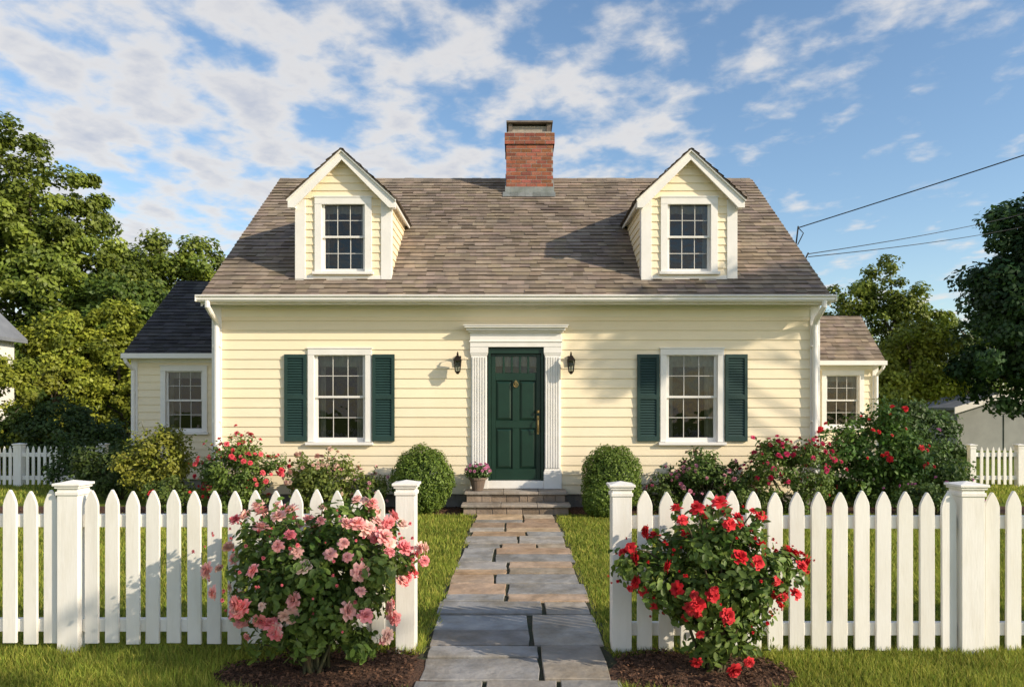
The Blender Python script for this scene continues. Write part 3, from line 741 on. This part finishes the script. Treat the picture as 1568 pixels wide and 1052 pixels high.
shrub('rhododendron_bush',5.75,12.2,.95,.6,1.50,nc=140,per=85,lsize=.075,cols=((.06,.135,.022),(.14,.23,.04)),flowers=14,fcol=RED,fsize=.09,clump=.2,shoots=10)
shrub('dark_green_shrub',7.0,12.8,.78,.6,1.05,nc=75,per=80,lsize=.07,cols=((.05,.10,.02),(.11,.175,.035)),flowers=16,fcol=((.4,.1,.3),(.5,.2,.4)),fsize=.07,clump=.2)
shrub('dark_green_shrub',9.0,16.9,1.15,.8,1.85,nc=80,per=100,lsize=.10,cols=((.04,.085,.02),(.085,.135,.03)),clump=.3)
shrub('low_flower_bush',-5.2,11.3,.45,.35,.58,nc=30,per=65,lsize=.05,cols=((.08,.13,.025),(.17,.22,.04)),flowers=10,fcol=RED,fsize=.055,clump=.13)
shrub('low_flower_bush',6.3,11.0,.7,.4,.58,nc=50,per=65,lsize=.055,cols=((.06,.11,.025),(.12,.175,.038)),flowers=18,fcol=((.45,.12,.3),(.5,.2,.35)),fsize=.055,clump=.13)
shrub('low_flower_bush',3.4,11.2,.4,.3,.46,nc=30,per=60,lsize=.045,cols=((.08,.13,.025),(.14,.195,.038)),flowers=8,fcol=((.6,.2,.3),(.6,.3,.4)),fsize=.05,clump=.12)
shrub('hedge',-11.6,18.6,2.0,.7,1.75,nc=150,per=90,lsize=.10,cols=((.035,.07,.016),(.08,.12,.024)),clump=.3)
shrub('dark_green_shrub',-8.35,14.6,.7,.5,1.15,nc=50,per=70,lsize=.075,cols=((.035,.07,.016),(.07,.11,.024)),clump=.2)

def boxwood(name,x,y,rx,h):
    n=14000; d=norm(RG.normal(size=(n,3)))
    def rad(d): return 1+.06*np.sin(d[:,0:1]*7+x*3)*np.cos(d[:,2:3]*6)+.045*np.sin(d[:,0:1]*15+d[:,2:3]*13+d[:,1:2]*11)
    c=np.array([x,y,h*.5]); S=np.array([rx,rx*.95,h*.5])
    P=c+d*rad(d)*RG.uniform(.86,1.07,(n,1))*S; P[:,2]=np.maximum(P[:,2],.02)
    t=RG.random((n,1)); C=(np.array([.09,.155,.024])*(1-t)+np.array([.22,.30,.048])*t)*RG.uniform(.7,1.3,(n,1))
    V,Fc,C=scatter(LEAF_V,LEAF_F,P,d+RG.normal(size=(n,3))*.6+[0,0,.3],RG.uniform(.7,1.2,n)*.036,C)
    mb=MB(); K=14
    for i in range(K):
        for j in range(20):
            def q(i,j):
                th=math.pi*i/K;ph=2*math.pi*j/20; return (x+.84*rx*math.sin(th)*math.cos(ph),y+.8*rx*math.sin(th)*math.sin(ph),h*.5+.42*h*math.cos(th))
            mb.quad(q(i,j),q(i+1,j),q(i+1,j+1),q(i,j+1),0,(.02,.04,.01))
    npmesh(name,[(V,Fc,C,0),mbpart(mb,0)],[M_LEAF])
boxwood('boxwood_shrub',-1.43,11.42,.45,1.02); boxwood('boxwood_shrub',1.46,11.35,.44,1.04); boxwood('boxwood_shrub',1.27,11.05,.26,.50)

# potted plant
pm=MB(); px,py=-.60,11.72
pm.frust(px,py,.327,.50,.085,.125,16); pm.frust(px,py,.50,.535,.14,.14,16)
pot=pm.build('potted_plant',[M_POT],smooth=False)
n=1000; d=norm(RG.normal(size=(n,3))); P=np.array([px,py,.61])+d*RG.uniform(.4,1,(n,1))*np.array([.22,.18,.14])
V,Fc,C=scatter(LEAF_V,LEAF_F,P,d+[0,0,.5]+RG.normal(size=(n,3))*.5,.042,np.array([.09,.15,.035])*RG.uniform(.6,1.4,(n,1)))
nf=26; d=norm(RG.normal(size=(nf,3))); d[:,2]=abs(d[:,2]); FP=np.array([px,py,.62])+d*np.array([.22,.18,.16])
V2,F2,C2=scatter(PET_V,PET_F,FP,d+[0,-.3,.3],.05,np.array([.55,.2,.33])*RG.uniform(.7,1.2,(nf,1)),PET_C)
npmesh('pot_flowers',[(V,Fc,C,0),(V2,F2,C2,1)],[M_LEAF,M_PETAL],parent=pot)

# trees
def tree(name,x,y,h,crowns,nc,per,lsize,cols,clump=.5,trunk=.2,shell=.35,limbs=26,jit=.3):
    vol=np.array([c[3]*c[4]*c[5] for c in crowns])**.7; cnt=(vol/vol.sum()*nc).astype(int)+1
    P=[];base=np.array([x,y,0.])
    for c,k in zip(crowns,cnt):
        d,r=ell_points(k,shell); P.append(base+np.array(c[:3])+d*r*np.array(c[3:]))
    P=np.concatenate(P); M=len(P)
    cen=base+np.average(np.array([c[:3] for c in crowns]),axis=0,weights=vol)
    V,Fc,C=cloud_leaves(P,RG.uniform(.6,1.35,M)*clump,per,lsize,cols,cen,jit=jit,template='dia')
    mb=MB(); top=h*.8
    def tr(z): return (x+.12*math.sin(z*1.1+x)*min(1,z/3),y+.1*math.cos(z*.9),z)
    zs=[top*i/7 for i in range(8)]
    mb.tube([tr(z) for z in zs],[trunk*(1.25-1.1*i/7) for i in range(8)],9)
    for i in RG.choice(M,min(limbs,M),replace=False):
        q=P[i]; zb=max(.8,min(top*.95,q[2]-RG.uniform(.4,1.0)*np.hypot(q[0]-x,q[1]-y)*.9-.3)); b=tr(zb)
        mid=[(b[j]*.5+q[j]*.5) for j in range(3)]; mid[2]+=RG.uniform(-.1,.25)
        rb=trunk*.42*(1-zb/h*.6)
        mb.tube([b,tuple(mid),tuple(q)],[rb,rb*.6,rb*.2],6)
    return npmesh(name,[(V,Fc,C,0),mbpart(mb,1)],[M_LEAF,M_BARK])
GD=((.065,.115,.018),(.13,.19,.028)); GM=((.11,.165,.023),(.24,.285,.042)); GY=((.175,.225,.025),(.36,.37,.042)); GDK=((.022,.060,.018),(.052,.10,.026))
tree('maple_tree',-16.9,26,11.6,[(0,0,9.0,2.6,2.2,2.5),(-2.2,0,7.6,2.2,2,2.4),(1.6,.3,7.0,2.2,2,1.9),(-.4,-.5,5.2,3.2,2.2,2.2),(2.8,0,5.6,1.3,1.4,1.2)],240,250,.18,GM,clump=.54,trunk=.26)
tree('maple_tree',-13.9,30,9.0,[(0,0,6.6,2.3,2,2.0),(1.8,0,5.6,1.9,1.6,1.7),(-2.0,0,5.6,2.2,1.8,2.1),(3.2,0,4.8,1.3,1.2,1.5)],180,230,.18,GM,clump=.54,trunk=.22)
tree('arborvitae_tree',-11.9,22.5,5.2,[(0,0,2.3,1.5,1.2,2.3),(-.2,0,4.0,.8,.8,1.0),(1.2,0,1.9,1.2,1.1,1.9)],150,240,.12,GY,clump=.34,trunk=.12,shell=.6)
tree('arborvitae_tree',-13.3,18.6,3.6,[(0,0,1.6,1.5,.8,1.6),(-.5,0,2.6,.9,.7,.9),(-1.5,0,1.7,1.2,.8,1.6)],170,220,.11,GY,clump=.32,trunk=.12,shell=.55)
tree('arborvitae_tree',-13.6,22.0,4.7,[(0,0,2.2,1.5,1.0,2.2),(.3,0,3.6,.9,.8,.9)],130,240,.12,GY,clump=.34,trunk=.12,shell=.6)
tree('oak_tree',-13.2,25,6.6,[(0,0,3.6,2.6,1.6,2.7),(-3.2,0,3.2,2.4,1.6,2.8)],140,210,.18,GD,clump=.55,trunk=.18)
tree('oak_tree',17.9,24,9.6,[(0,0,5.8,3.4,2.6,3.3),(-1.6,-.3,4.0,2.5,2.2,2.8),(-.2,0,7.5,2.2,2,1.6),(.8,0,2.6,3.2,2,2.2),(-2.2,0,5.6,1.5,1.3,1.6)],330,240,.18,GDK,clump=.56,trunk=.28)
tree('birch_tree',15.2,30,8.2,[(-.2,0,6.2,1.5,1.1,1.5),(1.1,0,5.2,1.4,1,1.5),(-1.6,0,5.3,1.3,1,1.5),(.2,0,3.6,1.9,1.4,1.6)],130,150,.15,GM,clump=.44,trunk=.14)
tree('maple_tree',13.3,25,4.8,[(0,0,2.9,1.5,1.1,1.7),(-.9,0,2.0,1.1,.9,1.3)],90,190,.14,GY,clump=.42,trunk=.1)
tree('oak_tree',20.5,32,7.0,[(0,0,4,3.5,2.2,3.0)],80,180,.2,GD,clump=.6,trunk=.18)
# street-side trees to the right of the viewpoint (shade the lawn and part of the front)
tree('maple_tree',17.6,6.2,11.0,[(-3.6,-.1,8.9,1.7,.9,.6),(-2.3,0,9.2,1.2,1.1,.8),(.5,.3,10,1.6,1.3,.9)],64,120,.17,GM,clump=.42,trunk=.16,limbs=20)
tree('maple_tree',9.6,-3.2,7.6,[(-1.6,1.6,6.0,2.9,1.0,.5),(.3,.2,6.7,1.4,1.1,.8)],20,80,.14,GM,clump=.36,trunk=.14,limbs=12)
# far woodland mass
xx=RG.uniform(-75,75,900); yy=44+RG.uniform(-3,5,900); hh=3.2+1.2*np.sin(xx*.35)+.9*np.sin(xx*.9+1)
zz=RG.random(900)*hh
V,Fc,C=cloud_leaves(np.stack([xx,yy,zz],1),RG.uniform(.8,1.6,900),60,.42,GD,np.array([0,60,0.]),template='dia')
npmesh('distant_trees',[(V,Fc,C,0)],[M_LEAF])

# ------------------------------------------------------------------ neighbours
def smallhouse(name,x0,x1,y0,y1,ze,zp,wm,rm):
    P=empty(name); xm=(x0+x1)/2
    a=MB(); a.box(x0,x1,y0,y1,-.1,ze); a.add([(x0,y0,ze),(x1,y0,ze),(xm,y0,zp),(x0,y1,ze),(x1,y1,ze),(xm,y1,zp)],[(0,1,2),(5,4,3)])
    a.box(xm+.2,xm+1.1,y0-.03,y0,0,1.4,1)
    a.build('walls',[wm,M_GREYWALL],P)
    r=MB(); s=(zp-ze)/(xm-x0)
    for sg,xe in((-1,x0-.25),(1,x1+.25)):
        r.prism_y([(xm,zp+.1),(xe,ze-.25*s+.1),(xe,ze-.25*s),(xm,zp)] ,y0-.2,y1+.2)
        r.prism_y([(xm,zp+.11),(xe,ze-.25*s+.11),(xe,ze-.25*s-.14),(xm,zp-.14)],y0-.26,y0-.201,1)
    r.build('roof',[rm,M_WHITE],P)
smallhouse('garden_shed',17.2,20.4,29,33,1.65,2.15,M_GREYWALL,M_GREYROOF)
smallhouse('neighbour_house',-19.6,-14.15,19.9,21.0,3.72,6.4,M_WHITE,M_GREYROOF)

# ------------------------------------------------------------------ power lines
def wire(mb,a,b,sag,r):
    n=24;pts=[]
    for i in range(n+1):
        t=i/n; pts.append((a[0]+(b[0]-a[0])*t,a[1]+(b[1]-a[1])*t,a[2]+(b[2]-a[2])*t-4*sag*t*(1-t)))
    mb.tube(pts,r,5)
pl=MB(); A=(4.98,13.13,4.80)
wire(pl,A,(24,2,10.4),.25,.010); wire(pl,(4.99,12.7,4.25),(28,35,12.2),.3,.008); wire(pl,(4.99,12.7,4.20),(28,35,11.4),.3,.008)
pl.tube([(4.94,13.13,4.5),(4.98,13.13,4.83)],.013,8); pl.tube([(4.98,13.13,4.80),(5.06,13.1,4.70),(4.96,13.1,4.5)],.009,6); pl.tube([(4.93,12.7,4.15),(4.99,12.7,4.27)],.013,6)
for (x,y,h) in((24,2,10.7),(28,35,12.6)):
    pl.frust(x,y,-.1,h,.15,.10,10,1); pl.box(x-.9,x+.9,y-.05,y+.05,h-.5,h-.38,1)
pl.build('power_line',[M_WIRE,M_BARK])

# ------------------------------------------------------------------ light
sd=Vector((2.30,-1.27,1.26)).normalized()
sun=bpy.data.lights.new('sun','SUN'); sun.energy=5.0; sun.angle=math.radians(.5); sun.color=(1.0,.87,.68)
so=bpy.data.objects.new('sun',sun); scene.collection.objects.link(so)
so.rotation_euler=(-sd).to_track_quat('-Z','Y').to_euler(); so.location=(20,-10,15)
wd=bpy.data.worlds.new('World'); scene.world=wd; wd.use_nodes=True; nt=wd.node_tree
for n in list(nt.nodes): nt.nodes.remove(n)
N=nt.nodes.new
out=N('ShaderNodeOutputWorld'); bg=N('ShaderNodeBackground'); bg.inputs['Strength'].default_value=.145
sky=N('ShaderNodeTexSky'); sky.sky_type='NISHITA'; sky.sun_disc=False; sky.sun_elevation=math.asin(sd.z); sky.sun_rotation=math.atan2(sd.x,sd.y)
sky.air_density=1.1; sky.dust_density=.6; sky.ozone_density=1.7
hs=N('ShaderNodeHueSaturation'); hs.inputs['Saturation'].default_value=1.08; hs.inputs['Value'].default_value=1.27; L(nt,sky.outputs['Color'],hs.inputs['Color'])
tc=N('ShaderNodeTexCoord'); sx=N('ShaderNodeSeparateXYZ'); L(nt,tc.outputs['Generated'],sx.inputs[0])
def math_(op,a,b=None,c=None):
    m=N('ShaderNodeMath'); m.operation=op
    for i,v in enumerate((a,b,c)):
        if v is None: continue
        if isinstance(v,(int,float)): m.inputs[i].default_value=v
        else: L(nt,v,m.inputs[i])
    return m.outputs[0]
zc=math_('ADD',math_('MAXIMUM',sx.outputs['Z'],0.0),.12)
u=math_('DIVIDE',sx.outputs['X'],zc); v=math_('DIVIDE',sx.outputs['Y'],zc)
cb=N('ShaderNodeCombineXYZ'); L(nt,u,cb.inputs[0]); L(nt,v,cb.inputs[1])
def noise(scale,det,rough,off,dist=0.0,st=(1,1,1),rot=.5):
    mp=N('ShaderNodeMapping'); mp.inputs['Location'].default_value=off; mp.inputs['Scale'].default_value=st; mp.inputs['Rotation'].default_value=(0,0,rot)
    L(nt,cb.outputs[0],mp.inputs['Vector'])
    n=N('ShaderNodeTexNoise'); n.inputs['Scale'].default_value=scale; n.inputs['Detail'].default_value=det; n.inputs['Roughness'].default_value=rough; n.inputs['Distortion'].default_value=dist
    L(nt,mp.outputs[0],n.inputs['Vector']); return n.outputs['Fac']
big=noise(.8,3,.5,(3.1,1.7,0)); puff=noise(6.6,3,.42,(1,2,0),.1,(1,.7,1)); fine=noise(15,6,.60,(5,2,0),.2)
bias=math_('ADD',math_('MULTIPLY',sx.outputs['X'],-.20),math_('MULTIPLY',math_('MAXIMUM',math_('SUBTRACT',sx.outputs['Z'],.5),0.0),-.7))
dens=math_('ADD',math_('ADD',math_('MULTIPLY',big,.62),math_('MULTIPLY',puff,1.0)),math_('ADD',math_('MULTIPLY',fine,.42),bias))
mr=N('ShaderNodeMapRange'); mr.interpolation_type='SMOOTHSTEP'; mr.inputs['From Min'].default_value=.89; mr.inputs['From Max'].default_value=1.21
L(nt,dens,mr.inputs['Value'])
shade=N('ShaderNodeMapRange'); shade.inputs['From Min'].default_value=1.12; shade.inputs['From Max'].default_value=1.38; L(nt,dens,shade.inputs['Value'])
cc=N('ShaderNodeMix'); cc.data_type='RGBA'; cc.inputs['A'].default_value=(5.9,5.7,5.5,1); cc.inputs['B'].default_value=(3.9,4.1,4.65,1); L(nt,shade.outputs[0],cc.inputs['Factor'])
mx=N('ShaderNodeMix'); mx.data_type='RGBA'; L(nt,math_('MULTIPLY',mr.outputs[0],.92),mx.inputs['Factor']); L(nt,hs.outputs['Color'],mx.inputs['A']); L(nt,cc.outputs['Result'],mx.inputs['B'])
L(nt,mx.outputs['Result'],bg.inputs['Color']); L(nt,bg.outputs[0],out.inputs['Surface'])

# ------------------------------------------------------------------ camera
cam=bpy.data.cameras.new('camera'); co=bpy.data.objects.new('camera',cam); scene.collection.objects.link(co)
co.location=(0,0,1.6); co.rotation_euler=(math.radians(90),0,0)
cam.sensor_width=36; cam.lens=36*1140/1568; cam.shift_y=.0644; cam.shift_x=-.0038; cam.clip_end=2000; cam.clip_start=.05
scene.camera=co
scene.view_settings.view_transform='Standard'; scene.view_settings.look='None'; scene.view_settings.exposure=0
